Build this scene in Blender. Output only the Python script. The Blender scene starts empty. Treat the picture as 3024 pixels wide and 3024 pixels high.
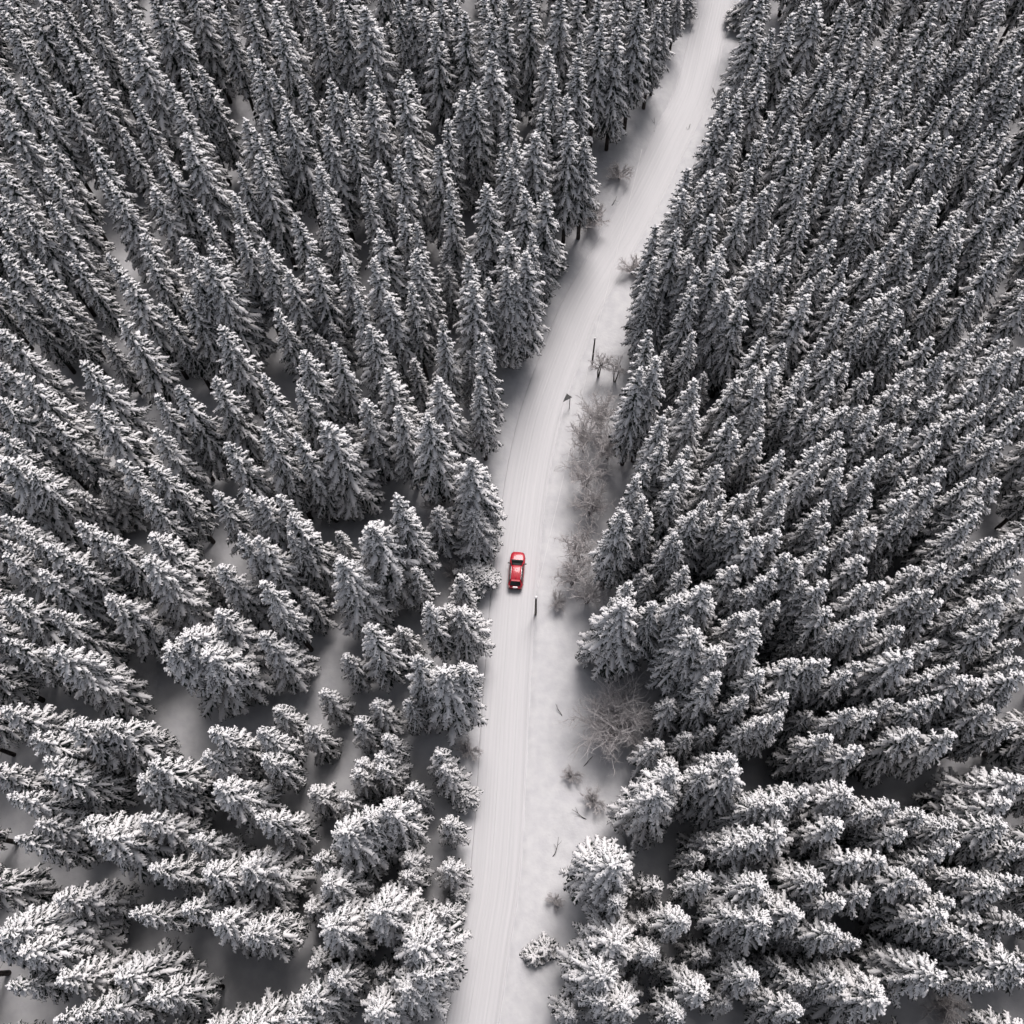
import bpy, math, random
import numpy as np
from mathutils import Matrix, Vector

random.seed(7)
RNG = np.random.default_rng(7)
SC = bpy.context.scene
COL = SC.collection
R = math.radians

# ------------------------------------------------------------------ camera
CAM_H = 118.0
F_PX = 3059.0                       # focal length in pixels of the 3024 px photograph
TILT, ROLL = R(22.56), R(-2.16)
cam_data = bpy.data.cameras.new('camera')
cam_data.sensor_width = 36.0
cam_data.lens = 36.0 * F_PX / 3024.0
cam_data.clip_start, cam_data.clip_end = 0.5, 3000.0
cam = bpy.data.objects.new('camera', cam_data)
COL.objects.link(cam)
CAM_ROT = Matrix.Rotation(TILT, 3, 'X') @ Matrix.Rotation(ROLL, 3, 'Z')
cam.matrix_world = Matrix.Translation((0, 0, CAM_H)) @ CAM_ROT.to_4x4()
SC.camera = cam
MROT = np.array(CAM_ROT)


def unproject(px, py, z=0.0):
    """Where the sight line through photograph pixel (px, py) meets the height z."""
    d = MROT @ np.array([(px - 1512.0) / F_PX, -(py - 1512.0) / F_PX, -1.0])
    t = (z - CAM_H) / d[2]
    return d[0] * t, d[1] * t


def project(x, y, z):
    v = MROT.T @ np.array([x, y, z - CAM_H])
    return 1512 + F_PX * v[0] / -v[2], 1512 - F_PX * v[1] / -v[2]


# ------------------------------------------------------------------ sky, sun, exposure
SUN_EL, SUN_AZ = R(57), R(16)       # azimuth clockwise from +Y (up the road)
world = bpy.data.worlds.new('World')
SC.world = world
world.use_nodes = True
nt = world.node_tree
nt.nodes.clear()
sky = nt.nodes.new('ShaderNodeTexSky')
sky.sky_type = 'NISHITA'
sky.sun_disc = False
sky.sun_elevation = SUN_EL
sky.sun_rotation = SUN_AZ
sky.air_density, sky.dust_density, sky.ozone_density = 1.0, 4.0, 1.0
hs = nt.nodes.new('ShaderNodeHueSaturation')
hs.inputs['Saturation'].default_value = 0.40      # a closed grey cloud layer
bg = nt.nodes.new('ShaderNodeBackground')
bg.inputs['Strength'].default_value = 0.06
wo = nt.nodes.new('ShaderNodeOutputWorld')
nt.links.new(sky.outputs[0], hs.inputs['Color'])
nt.links.new(hs.outputs[0], bg.inputs['Color'])
nt.links.new(bg.outputs[0], wo.inputs['Surface'])
sun_data = bpy.data.lights.new('sun', 'SUN')
sun_data.energy = 1.45
sun_data.angle = R(26)
sun_data.color = (1.0, 0.955, 0.94)
sun = bpy.data.objects.new('sun', sun_data)
COL.objects.link(sun)
sd = Vector((math.sin(SUN_AZ) * math.cos(SUN_EL), math.cos(SUN_AZ) * math.cos(SUN_EL), math.sin(SUN_EL)))
sun.rotation_euler = sd.to_track_quat('Z', 'Y').to_euler()
SC.view_settings.view_transform = 'Standard'
SC.view_settings.look = 'None'
SC.view_settings.gamma = 1.0
SC.view_settings.exposure = 0.85
SC.cycles.diffuse_bounces = 2
SC.cycles.max_bounces = 5


# ------------------------------------------------------------------ helpers
def mk_mesh(name, verts, quads=None, tris=None, smooth=True, mats=(), midx=None, uv=None):
    """A mesh from numpy arrays of vertices, quads and triangles."""
    me = bpy.data.meshes.new(name)
    verts = np.asarray(verts, dtype=np.float32)
    q = np.zeros((0, 4), np.int32) if quads is None or len(quads) == 0 else np.asarray(quads, np.int32)
    t = np.zeros((0, 3), np.int32) if tris is None or len(tris) == 0 else np.asarray(tris, np.int32)
    loops = np.concatenate([q.ravel(), t.ravel()]).astype(np.int32)
    starts = np.concatenate([np.arange(len(q)) * 4, len(q) * 4 + np.arange(len(t)) * 3]).astype(np.int32)
    me.vertices.add(len(verts))
    me.vertices.foreach_set('co', verts.ravel())
    me.loops.add(len(loops))
    me.loops.foreach_set('vertex_index', loops)
    me.polygons.add(len(starts))
    me.polygons.foreach_set('loop_start', starts)
    me.polygons.foreach_set('use_smooth', np.full(len(starts), smooth, dtype=bool))
    if midx is not None:
        me.polygons.foreach_set('material_index', np.asarray(midx, np.int32))
    if uv is not None:
        layer = me.uv_layers.new(name='UVMap')
        layer.data.foreach_set('uv', np.asarray(uv, np.float32)[loops].ravel())
    me.update(calc_edges=True)
    me.validate()
    for m in mats:
        me.materials.append(m)
    return me


def link(name, data, parent=None, kind=None):
    o = bpy.data.objects.new(name, data)
    COL.objects.link(o)
    if parent is not None:
        o.parent = parent
    if kind:
        o['kind'] = kind
    return o


def tag(o, label, cat, group=None):
    o['label'] = label
    o['category'] = cat
    if group:
        o['group'] = group
    return o


def empty(name, loc=(0, 0, 0), rz=0.0):
    o = bpy.data.objects.new(name, None)
    o.empty_display_size = 0.5
    o.location = loc
    o.rotation_euler = (0, 0, rz)
    COL.objects.link(o)
    return o


class MB:
    """Collects vertex and face arrays into one mesh."""
    def __init__(s):
        s.v, s.q, s.t, s.n = [], [], [], 0

    def add(s, v, q=None, t=None):
        v = np.asarray(v, float).reshape(-1, 3)
        s.v.append(v)
        if q is not None and len(q):
            s.q.append(np.asarray(q, int) + s.n)
        if t is not None and len(t):
            s.t.append(np.asarray(t, int) + s.n)
        s.n += len(v)

    def box(s, c, d, top=1.0):
        x, y, z = np.array(d) / 2
        v = np.array([[-x, -y, -z], [x, -y, -z], [x, y, -z], [-x, y, -z],
                      [-x * top, -y * top, z], [x * top, -y * top, z], [x * top, y * top, z], [-x * top, y * top, z]]) + np.array(c)
        s.add(v, [[0, 3, 2, 1], [4, 5, 6, 7], [0, 1, 5, 4], [1, 2, 6, 5], [2, 3, 7, 6], [3, 0, 4, 7]])

    def tube(s, pts, rad, m=6, caps=True):
        pts = np.asarray(pts, float)
        rad = np.broadcast_to(np.asarray(rad, float), (len(pts),))
        v, q = tubes(pts[None], rad[None], m)
        t = []
        if caps:
            n = len(pts)
            t = [[0, k + 1, k] for k in range(1, m - 1)] + [[(n - 1) * m, (n - 1) * m + k, (n - 1) * m + k + 1] for k in range(1, m - 1)]
        s.add(v, q, t)

    def mesh(s, name, mats, smooth=True):
        v = np.concatenate(s.v) if s.v else np.zeros((0, 3))
        return mk_mesh(name, v, np.concatenate(s.q) if s.q else None, np.concatenate(s.t) if s.t else None, smooth, mats)


def norm(a):
    return a / np.maximum(np.linalg.norm(a, axis=-1, keepdims=True), 1e-9)


def grid_faces(B, n, m):
    """Quads of B tubes of n rings with m vertices each."""
    b, i, j = np.meshgrid(np.arange(B), np.arange(n - 1), np.arange(m), indexing='ij')
    base = b * n * m + i * m
    j2 = (j + 1) % m
    return np.stack([base + j, base + j2, base + m + j2, base + m + j], -1).reshape(-1, 4)


def frames(P):
    T = norm(np.gradient(P, axis=1))
    up = np.zeros_like(T)
    up[..., 2] = 1
    up[np.abs(T[..., 2]) > 0.97] = (1, 0, 0)
    S = norm(np.cross(T, up))
    N = np.cross(S, T)
    return T, S, N


def tubes(P, rad, m):
    B, n, _ = P.shape
    T, S, N = frames(P)
    a = np.linspace(0, 2 * np.pi, m, endpoint=False)
    V = P[:, :, None] + rad[:, :, None, None] * (np.cos(a)[:, None] * S[:, :, None] + np.sin(a)[:, None] * N[:, :, None])
    return V.reshape(-1, 3), grid_faces(B, n, m)


def sweep(P, w, ht, hb, m, jit, rng):
    """Flat-bottomed pads swept along the paths P (B, n, 3)."""
    B, n, _ = P.shape
    T, S, N = frames(P)
    a = np.linspace(0, 2 * np.pi, m, endpoint=False) + 0.3
    ca, sa = np.cos(a), np.sin(a)
    hh = np.where(sa > 0, ht[:, :, None] * sa, hb[:, :, None] * sa)
    k = 1 + jit * rng.standard_normal((B, n, m))
    V = P[:, :, None] + (w[:, :, None] * ca * k)[..., None] * S[:, :, None] + (hh * k)[..., None] * N[:, :, None]
    return V.reshape(-1, 3), grid_faces(B, n, m)


def vnoise(x, y, seed=0):
    xi, yi = np.floor(x).astype(np.int64), np.floor(y).astype(np.int64)
    fx, fy = x - xi, y - yi
    fx, fy = fx * fx * (3 - 2 * fx), fy * fy * (3 - 2 * fy)

    def h(a, b):
        k = (a * 374761393 + b * 668265263 + seed * 974711) & 0x7fffffff
        k = ((k ^ (k >> 13)) * 1274126177) & 0x7fffffff
        return ((k ^ (k >> 16)) & 0xffff) / 65535.0
    return (h(xi, yi) * (1 - fx) + h(xi + 1, yi) * fx) * (1 - fy) + (h(xi, yi + 1) * (1 - fx) + h(xi + 1, yi + 1) * fx) * fy


def fbm(x, y, seed=0, o=4):
    s, a = 0, 0.5
    for k in range(o):
        s = s + a * (vnoise(x, y, seed + k) - 0.5)
        x, y, a = x * 2.03, y * 2.03, a * 0.5
    return s


# ------------------------------------------------------------------ materials
def material(name, rough=0.7, spec=0.2):
    m = bpy.data.materials.new(name)
    m.use_nodes = True
    b = m.node_tree.nodes['Principled BSDF']
    b.inputs['Roughness'].default_value = rough
    b.inputs['Specular IOR Level'].default_value = spec
    return m, m.node_tree, b


def noise_colour(t, b, c1, c2, scale, lo=0.35, hi=0.65, detail=4.0, coord='Object', stretch=None):
    tc = t.nodes.new('ShaderNodeTexCoord')
    src = tc.outputs[coord]
    if stretch:
        mp = t.nodes.new('ShaderNodeMapping')
        mp.inputs['Scale'].default_value = stretch
        t.links.new(src, mp.inputs['Vector'])
        src = mp.outputs[0]
    nz = t.nodes.new('ShaderNodeTexNoise')
    nz.inputs['Scale'].default_value = scale
    nz.inputs['Detail'].default_value = detail
    t.links.new(src, nz.inputs['Vector'])
    cr = t.nodes.new('ShaderNodeValToRGB')
    cr.color_ramp.elements[0].position, cr.color_ramp.elements[1].position = lo, hi
    cr.color_ramp.elements[0].color, cr.color_ramp.elements[1].color = (*c1, 1), (*c2, 1)
    t.links.new(nz.outputs['Fac'], cr.inputs['Fac'])
    t.links.new(cr.outputs[0], b.inputs['Base Color'])
    return src, nz


def add_bump(t, b, src, scale, strength, dist, detail=5.0):
    nz = t.nodes.new('ShaderNodeTexNoise')
    nz.inputs['Scale'].default_value = scale
    nz.inputs['Detail'].default_value = detail
    t.links.new(src, nz.inputs['Vector'])
    bp = t.nodes.new('ShaderNodeBump')
    bp.inputs['Strength'].default_value = strength
    bp.inputs['Distance'].default_value = dist
    t.links.new(nz.outputs['Fac'], bp.inputs['Height'])
    t.links.new(bp.outputs[0], b.inputs['Normal'])


M = {}
m, t, b = material('tree_snow', 0.75, 0.15)
src, _ = noise_colour(t, b, (0.82, 0.80, 0.805), (0.93, 0.905, 0.91), 6.0)
add_bump(t, b, src, 14.0, 0.7, 0.06)
M['snow'] = m
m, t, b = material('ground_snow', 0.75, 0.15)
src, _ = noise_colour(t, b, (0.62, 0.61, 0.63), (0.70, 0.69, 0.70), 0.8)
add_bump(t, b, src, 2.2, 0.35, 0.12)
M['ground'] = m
m, t, b = material('road_snow', 0.6, 0.25)
src, _ = noise_colour(t, b, (0.62, 0.61, 0.625), (0.69, 0.675, 0.69), 1.0, 0.3, 0.7, 5.0, 'UV', (4.2, 0.05, 1))
add_bump(t, b, src, 2.0, 0.3, 0.04)
M['road'] = m
m, t, b = material('needles', 0.7, 0.2)
src, _ = noise_colour(t, b, (0.016, 0.025, 0.021), (0.075, 0.09, 0.082), 7.0, 0.38, 0.75)
M['needles'] = m
m, t, b = material('spruce_bark', 0.9, 0.1)
src, _ = noise_colour(t, b, (0.022, 0.018, 0.017), (0.09, 0.078, 0.072), 5.0, 0.35, 0.7, 4.0, 'Object', (1, 1, 0.3))
add_bump(t, b, src, 9.0, 0.6, 0.05)
M['bark'] = m
m, t, b = material('frosted_twigs', 0.8, 0.1)
src, _ = noise_colour(t, b, (0.78, 0.75, 0.75), (0.90, 0.87, 0.87), 3.0)
bo = t.nodes['Material Output']
tr_ = t.nodes.new('ShaderNodeBsdfTranslucent')
tr_.inputs['Color'].default_value = (0.9, 0.87, 0.87, 1)
mx = t.nodes.new('ShaderNodeMixShader')
mx.inputs[0].default_value = 0.5
t.links.new(b.outputs[0], mx.inputs[1])
t.links.new(tr_.outputs[0], mx.inputs[2])
t.links.new(mx.outputs[0], bo.inputs['Surface'])
M['frost'] = m
m, t, b = material('grey_wood', 0.85, 0.1)
src, _ = noise_colour(t, b, (0.10, 0.095, 0.085), (0.22, 0.20, 0.18), 4.0, 0.35, 0.7, 4.0, 'Object', (6, 6, 0.6))
M['wood'] = m
m, t, b = material('dark_wood', 0.85, 0.1)
src, _ = noise_colour(t, b, (0.025, 0.022, 0.02), (0.08, 0.07, 0.06), 4.0, 0.35, 0.7, 4.0, 'Object', (6, 6, 0.6))
M['dark_wood'] = m
m, t, b = material('granite', 0.85, 0.2)
src, _ = noise_colour(t, b, (0.12, 0.12, 0.12), (0.28, 0.27, 0.26), 3.0)
add_bump(t, b, src, 5.0, 0.6, 0.1)
M['rock'] = m


def plain(name, col, rough, spec=0.5, metal=0.0, coat=0.0):
    m, t, b = material(name, rough, spec)
    c2 = tuple(min(1, c * 1.12 + 0.002) for c in col)
    noise_colour(t, b, col, c2, 3.0)
    b.inputs['Metallic'].default_value = metal
    if coat:
        b.inputs['Coat Weight'].default_value = coat
        b.inputs['Coat Roughness'].default_value = 0.06
    return m


M['paint'] = plain('red_car_paint', (0.50, 0.012, 0.03), 0.38, 0.4, 0.0, 0.6)
M['glass'] = plain('tinted_glass', (0.010, 0.014, 0.014), 0.08, 0.5)
M['black'] = plain('black_plastic', (0.012, 0.012, 0.013), 0.5, 0.3)
M['rubber'] = plain('tyre_rubber', (0.015, 0.015, 0.016), 0.85, 0.2)
M['chrome'] = plain('bright_metal', (0.82, 0.82, 0.83), 0.3, 0.5, 0.6)
M['lamp_red'] = plain('tail_lamp_red', (0.22, 0.006, 0.008), 0.2, 0.5)
M['lamp_clear'] = plain('headlamp_clear', (0.6, 0.62, 0.64), 0.15, 0.5)
M['plate'] = plain('plate_white', (0.75, 0.75, 0.74), 0.4)
M['sign_grey'] = plain('sign_back_grey', (0.32, 0.32, 0.31), 0.5, 0.4, 0.3)

# ------------------------------------------------------------------ the road's line
ROAD_PX = [(1350, 3300), (1395, 3024), (1432, 2780), (1466, 2538), (1497, 2016), (1522, 1686), (1552, 1440), (1585, 1270),
           (1616, 1164), (1664, 1033), (1722, 894), (1803, 756), (1895, 587), (1972, 430), (2046, 274), (2086, 117), (2114, 0), (2150, -200)]


def catmull(P, step):
    P = np.array(P, float)
    P = np.vstack([2 * P[0] - P[1], P, 2 * P[-1] - P[-2]])
    out = []
    for i in range(1, len(P) - 2):
        n = max(2, int(np.linalg.norm(P[i + 1] - P[i]) / step))
        for u in np.arange(n) / n:
            a, b, c, d = P[i - 1], P[i], P[i + 1], P[i + 2]
            out.append(0.5 * (2 * b + (c - a) * u + (2 * a - 5 * b + 4 * c - d) * u * u + (3 * b - a - 3 * c + d) * u ** 3))
    out.append(P[-2])
    return np.array(out)


road_pts = [unproject(*p) for p in ROAD_PX]
d0 = norm(np.array(road_pts[0]) - np.array(road_pts[1]))
d1 = norm(np.array(road_pts[-1]) - np.array(road_pts[-2]))
road_pts = [tuple(np.array(road_pts[0]) + d0 * k) for k in range(120, 0, -12)] + road_pts + [tuple(np.array(road_pts[-1]) + d1 * k) for k in range(15, 160, 15)]
LINE = catmull(road_pts, 0.6)
LT = norm(np.gradient(LINE, axis=0))
LN = np.stack([LT[:, 1], -LT[:, 0]], 1)          # to the right of the way up the road
COARSE = LINE[::4]
COARSE_T, COARSE_N = LT[::4], LN[::4]


def road_uv(x, y):
    """Signed distance from the road's centre line (right positive) and the index along it."""
    x, y = np.atleast_1d(np.asarray(x, float)), np.atleast_1d(np.asarray(y, float))
    u, idx = np.zeros(len(x)), np.zeros(len(x), int)
    for s in range(0, len(x), 4000):
        dx = x[s:s + 4000, None] - COARSE[None, :, 0]
        dy = y[s:s + 4000, None] - COARSE[None, :, 1]
        k = np.argmin(dx * dx + dy * dy, 1)
        r = np.arange(len(k))
        side = dx[r, k] * COARSE_N[k, 0] + dy[r, k] * COARSE_N[k, 1]
        along = dx[r, k] * COARSE_T[k, 0] + dy[r, k] * COARSE_T[k, 1]
        inner = (k > 0) & (k < len(COARSE) - 1)
        u[s:s + 4000] = np.where(inner, side, np.sign(side) * np.hypot(side, along))
        idx[s:s + 4000] = k
    return u, idx


def smooth(a, b, x):
    q = np.clip((x - a) / (b - a), 0, 1)
    return q * q * (3 - 2 * q)


ROAD_HALF = 2.75


def ground_z(x, y):
    x, y = np.asarray(x, float), np.asarray(y, float)
    u, _ = road_uv(x.ravel(), y.ravel())
    u = u.reshape(x.shape)
    far = smooth(30, 95, y)
    left_bank = (0.16 + 0.5 * far) * smooth(2.4, 3.5 + far, -u)
    right_bank = (0.17 + 0.12 * far) * smooth(2.3, 2.9, u)
    wild = np.maximum(smooth(5.2, 8.0, u), smooth(3.0, 5.5, -u))
    z = left_bank + right_bank - 0.30 * (1 - smooth(2.35, 3.0, np.abs(u)))
    z = z + wild * (0.75 * fbm(x / 3.1, y / 3.1, 3) + 0.35 * fbm(x / 0.9, y / 0.9, 9, 3)) + (0.06 * fbm(x / 2.0, y / 2.0, 5) * smooth(2.6, 3.4, np.abs(u)))
    z = z + wild * 1.6 * fbm(x / 17.0, y / 17.0, 21, 2)
    return z


# ground: one sheet, finer inside the photographed area
def axis(lo, hi, a, b, fine, coarse):
    mid = np.arange(a, b + 1e-6, fine)
    left = a - np.cumsum(np.geomspace(fine, coarse, 40))
    right = b + np.cumsum(np.geomspace(fine, coarse, 40))
    left, right = left[left > lo], right[right < hi]
    return np.concatenate([[lo], left[::-1], mid, right, [hi]])


gx = axis(-900, 900, -92, 92, 0.55, 60)
gy = axis(-700, 1200, -22, 150, 0.5, 70)
GX, GY = np.meshgrid(gx, gy)
GZ = ground_z(GX, GY)
nx, ny = len(gx), len(gy)
ii, jj = np.meshgrid(np.arange(nx - 1), np.arange(ny - 1))
base = (jj * nx + ii).ravel()
gq = np.stack([base, base + 1, base + nx + 1, base + nx], 1)
ground = link('ground', mk_mesh('ground', np.stack([GX, GY, GZ], -1).reshape(-1, 3), gq, mats=[M['ground']]), kind='structure')
ground['label'] = 'deep snow covering the forest floor and the road verges'

# road: packed snow with wheel ruts pressed into it
us = np.arange(-ROAD_HALF, ROAD_HALF + 1e-6, 0.055)
RUTS = [(-0.55, 0.15, 0.045), (1.2, 0.15, 0.045), (-0.2, 0.22, 0.022), (1.55, 0.2, 0.022), (-1.3, 0.16, 0.026), (0.35, 0.14, 0.018),
        (-1.75, 0.12, 0.016), (0.75, 0.12, 0.014), (1.9, 0.14, 0.02), (-2.15, 0.12, 0.02)]
near = np.where((LINE[:, 1] > -60) & (LINE[:, 1] < 190))[0]
i0, i1 = near[0], near[-1]
seg = np.arange(i0, i1 + 1)
s_len = np.concatenate([[0], np.cumsum(np.linalg.norm(np.diff(LINE[seg], axis=0), axis=1))])
U, SS = np.meshgrid(us, s_len)
wander = 0.30 * fbm(SS / 38.0, SS * 0 + 0.5, 31, 2)
prof = 0.0 * U
for k, (c, wd, dp) in enumerate(RUTS):
    wob = wander * (0.6 + 0.3 * (k % 3)) + 0.10 * fbm(SS / 12.0, SS * 0 + k * 3.7, 40 + k, 2)
    depth = 0.6 * dp * (0.75 + 2.2 * fbm(SS / 9.0, SS * 0 + k, 60 + k, 3))
    prof -= depth * np.exp(-((U - c - wob) / (wd * 0.6)) ** 2)
    prof += 0.2 * dp * np.exp(-((np.abs(U - c - wob) - wd * 1.2) / (wd * 0.5)) ** 2)
    prof += (0.012 if k < 2 else 0.004) * (vnoise(SS * 2.2, SS * 0 + k, 80 + k) - 0.5) * np.exp(-((U - c - wob - wd * 1.6) / (wd * 1.1)) ** 2)
prof += 0.022 * fbm(U * 1.1 + 50, SS / 3.0, 91, 3) + 0.008 * fbm(U * 5, SS / 1.2, 97, 2)
edge = smooth(2.2, ROAD_HALF, np.abs(U))
prof += 0.10 * smooth(2.15, 2.55, U) + 0.05 * smooth(2.0, 2.5, -U) - 0.14 * smooth(2.6, ROAD_HALF, np.abs(U))
RV = np.stack([LINE[seg, 0][:, None] + LN[seg, 0][:, None] * us, LINE[seg, 1][:, None] + LN[seg, 1][:, None] * us, prof], -1)
nu, ns = len(us), len(seg)
ii, jj = np.meshgrid(np.arange(nu - 1), np.arange(ns - 1))
base = (jj * nu + ii).ravel()
rq = np.stack([base, base + 1, base + nu + 1, base + nu], 1)
road = link('road', mk_mesh('road', RV.reshape(-1, 3), rq, mats=[M['road']], uv=np.stack([U, SS], -1).reshape(-1, 2)), kind='structure')
road['label'] = 'snow-covered forest road with parallel wheel ruts'


# ------------------------------------------------------------------ spruces
def spruce_meshes(key, H, RAD, base_f, seed, tops=1, load=1.0, whorl=0.7, per=7):
    """Trunk, needle and snow meshes of one spruce of height H."""
    rng = np.random.default_rng(seed)
    hb = H * base_f
    TR, NE, SN = MB(), MB(), MB()
    # trunk
    n = 9
    zz = np.linspace(-0.5, H - 0.25, n)
    lean = rng.normal(0, 0.12, 2)
    px = lean[0] * (zz / H) ** 2
    py = lean[1] * (zz / H) ** 2
    r0 = 0.011 * H + 0.03
    TR.tube(np.stack([px, py, zz], 1), r0 * np.clip(1 - zz / H, 0.04, 1) ** 0.8 + 0.012, 8)
    nb = int(hb / 0.35)
    for _ in range(nb):                                         # dead stubs below the crown
        z = rng.uniform(1.2, hb + 1.0)
        a = rng.uniform(0, 2 * np.pi)
        L = rng.uniform(0.3, 1.1)
        TR.tube([[0, 0, z], [math.cos(a) * L, math.sin(a) * L, z - 0.25 * L]], [0.03, 0.008], 3, False)
    axes = [(0.0, 0.0, H, hb, RAD)]
    for k in range(1, tops):
        a = rng.uniform(0, 2 * np.pi)
        off = RAD * rng.uniform(0.35, 0.6)
        axes.append((math.cos(a) * off, math.sin(a) * off, H * rng.uniform(0.9, 0.99), hb + (H - hb) * 0.45, RAD * 0.55))
    starts, azs, lens, e0s, e1s, ts = [], [], [], [], [], []
    for ax, ay, top, bot, rad in axes:
        z = top - 0.35
        ga = rng.uniform(0, 6)
        while z > bot:
            tt = (top - z) / (top - bot)
            rz = rad * (min(1.0, (tt / 0.82)) ** 0.72) * (1 - 0.30 * max(0, (tt - 0.86) / 0.14)) + 0.12
            nbr = max(4, int(round(per * (0.72 + 0.38 * min(1, tt * 2.0)) + rng.uniform(-0.5, 0.5))))
            ga += rng.uniform(0.3, 1.2)
            for j in range(nbr):
                a = ga + 2 * np.pi * j / nbr + rng.normal(0, 0.14)
                L = rz * rng.uniform(0.72, 1.16) * (0.6 if rng.random() < 0.12 else 1)
                e0 = np.interp(tt, [0, 0.12, 0.4, 1], [58, 34, 8, -12]) + rng.normal(0, 6)
                e1 = np.interp(tt, [0, 0.12, 0.4, 1], [38, 4, -36, -52]) + rng.normal(0, 9)
                zz0 = z + rng.uniform(-0.2, 0.2) * whorl * 1.6
                f = np.interp(zz0, zz, px), np.interp(zz0, zz, py)
                starts.append((ax + f[0], ay + f[1], zz0))
                azs.append(a), lens.append(max(0.18, L)), e0s.append(R(e0)), e1s.append(R(e1)), ts.append(tt)
            z -= whorl * (0.55 + 0.6 * tt) * rng.uniform(0.85, 1.15)
    starts, azs, lens = np.array(starts), np.array(azs), np.array(lens)
    e0s, e1s, ts = np.array(e0s), np.array(e1s), np.array(ts)
    B, n = len(starts), 8
    s = np.linspace(0, 1, n)
    el = e0s[:, None] + (e1s - e0s)[:, None] * s ** 0.75
    el = el + np.where(ts[:, None] > 0.3, R(26), 0) * np.clip((s - 0.72) / 0.28, 0, 1) * rng.uniform(0, 1, (B, 1))
    az = azs[:, None] + rng.normal(0, 0.10, (B, 1)) * s * 2
    step = lens[:, None] / (n - 1) * 1.12
    dx, dy, dz = np.cos(az) * np.cos(el) * step, np.sin(az) * np.cos(el) * step, np.sin(el) * step
    P = np.stack([np.cumsum(dx, 1) - dx[:, :1], np.cumsum(dy, 1) - dy[:, :1], np.cumsum(dz, 1) - dz[:, :1]], -1) + starts[:, None]
    # how much snow each branch carries: less on the sheltered lower ones
    carry = load * np.clip(1.12 - 0.42 * ts, 0.5, 1.1) * rng.uniform(0.72, 1.18, B)
    wmain = (0.11 + 0.062 * lens) * carry
    shape = np.array([0.45, 0.7, 0.9, 1.0, 1.0, 0.9, 0.7, 0.12])
    lump = 1 + 0.26 * rng.standard_normal((B, n))
    w = wmain[:, None] * shape * np.clip(lump, 0.5, 1.6)
    ht = w * 0.85 * np.clip(1 + 0.22 * rng.standard_normal((B, n)), 0.5, 1.5)
    SP = P + np.array([0, 0, 0.05])
    v, q = sweep(SP, w, ht, w * 0.35, 6, 0.13, rng)
    SN.add(v, q)
    # needles: a flat dark body under the snow
    wn = (0.12 + 0.07 * lens)[:, None] * np.array([0.5, 0.9, 1.1, 1.1, 1.0, 0.85, 0.6, 0.12])
    v, q = sweep(P - np.array([0, 0, 0.05]), wn, wn * 0.25, wn * 0.75, 5, 0.16, rng)
    NE.add(v, q)
    # side fingers of snow
    T, S, N = frames(P)
    bi, fs, sg = [], [], []
    for k in range(B):
        c = max(2, int(lens[k] / 0.33))
        f = np.linspace(0.22, 0.93, c) + rng.uniform(-0.05, 0.05, c)
        for sgn in (-1, 1):
            bi += [k] * c
            fs += list(np.clip(f + rng.uniform(-0.04, 0.04, c), 0.1, 0.97))
            sg += [sgn] * c
    bi, fs, sg = np.array(bi), np.array(fs), np.array(sg)
    fi = fs * (n - 1)
    i0 = np.clip(fi.astype(int), 0, n - 2)
    fr = (fi - i0)[:, None]
    PO = P[bi, i0] * (1 - fr) + P[bi, i0 + 1] * fr
    TO, SO = norm(T[bi, i0] * (1 - fr) + T[bi, i0 + 1] * fr), S[bi, i0]
    FL = (0.16 + 0.19 * lens[bi] * np.sin(np.pi * np.clip(fs * 0.8 + 0.18, 0, 1))) * rng.uniform(0.7, 1.3, len(bi))
    D = norm(TO * rng.uniform(0.55, 0.95, (len(bi), 1)) + SO * sg[:, None] * rng.uniform(0.65, 1.0, (len(bi), 1)))
    m4 = np.linspace(0, 1, 4)
    droop = rng.uniform(0.15, 0.55, (len(bi), 1))
    FP = PO[:, None] + D[:, None] * (FL[:, None] * m4)[..., None]
    FP[..., 2] -= (droop * FL[:, None]) * m4 ** 1.6
    keep = rng.random(len(bi)) < np.clip(0.35 + 0.6 * carry[bi], 0, 0.96)
    fw = (0.062 + 0.024 * lens[bi]) * np.clip(carry[bi], 0.6, 1.15) * rng.uniform(0.7, 1.3, len(bi))
    fw = fw[:, None] * np.array([0.85, 1.0, 0.85, 0.12])
    v, q = sweep(FP[keep] + np.array([0, 0, 0.045]), fw[keep], fw[keep] * 0.85, fw[keep] * 0.35, 5, 0.14, rng)
    SN.add(v, q)
    fn = fw * 1.25 + 0.01
    v, q = sweep(FP * 1.0 - np.array([0, 0, 0.035]), fn, fn * 0.3, fn * 0.7, 3, 0.15, rng)
    NE.add(v, q)
    # hanging twigs as needle sprays
    reps = 2
    FI = np.tile(np.arange(len(bi)), reps)
    u = rng.uniform(0.15, 1.05, len(FI))[:, None]
    PB = FP[FI, 0] * (1 - u) + FP[FI, 3] * u
    dirn = norm(D[FI] * rng.uniform(0.2, 1.0, (len(FI), 1)) + rng.normal(0, 0.35, (len(FI), 3)) + np.array([0, 0, -0.75]))
    TL = rng.uniform(0.12, 0.34, (len(FI), 1)) * (0.6 + 0.25 * lens[bi[FI]][:, None])
    side = norm(np.cross(dirn, rng.normal(0, 1, (len(FI), 3)))) * rng.uniform(0.025, 0.055, (len(FI), 1))
    tv = np.stack([PB - side, PB + side, PB + dirn * TL], 1).reshape(-1, 3)
    NE.add(tv, None, np.arange(len(tv)).reshape(-1, 3))
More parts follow.
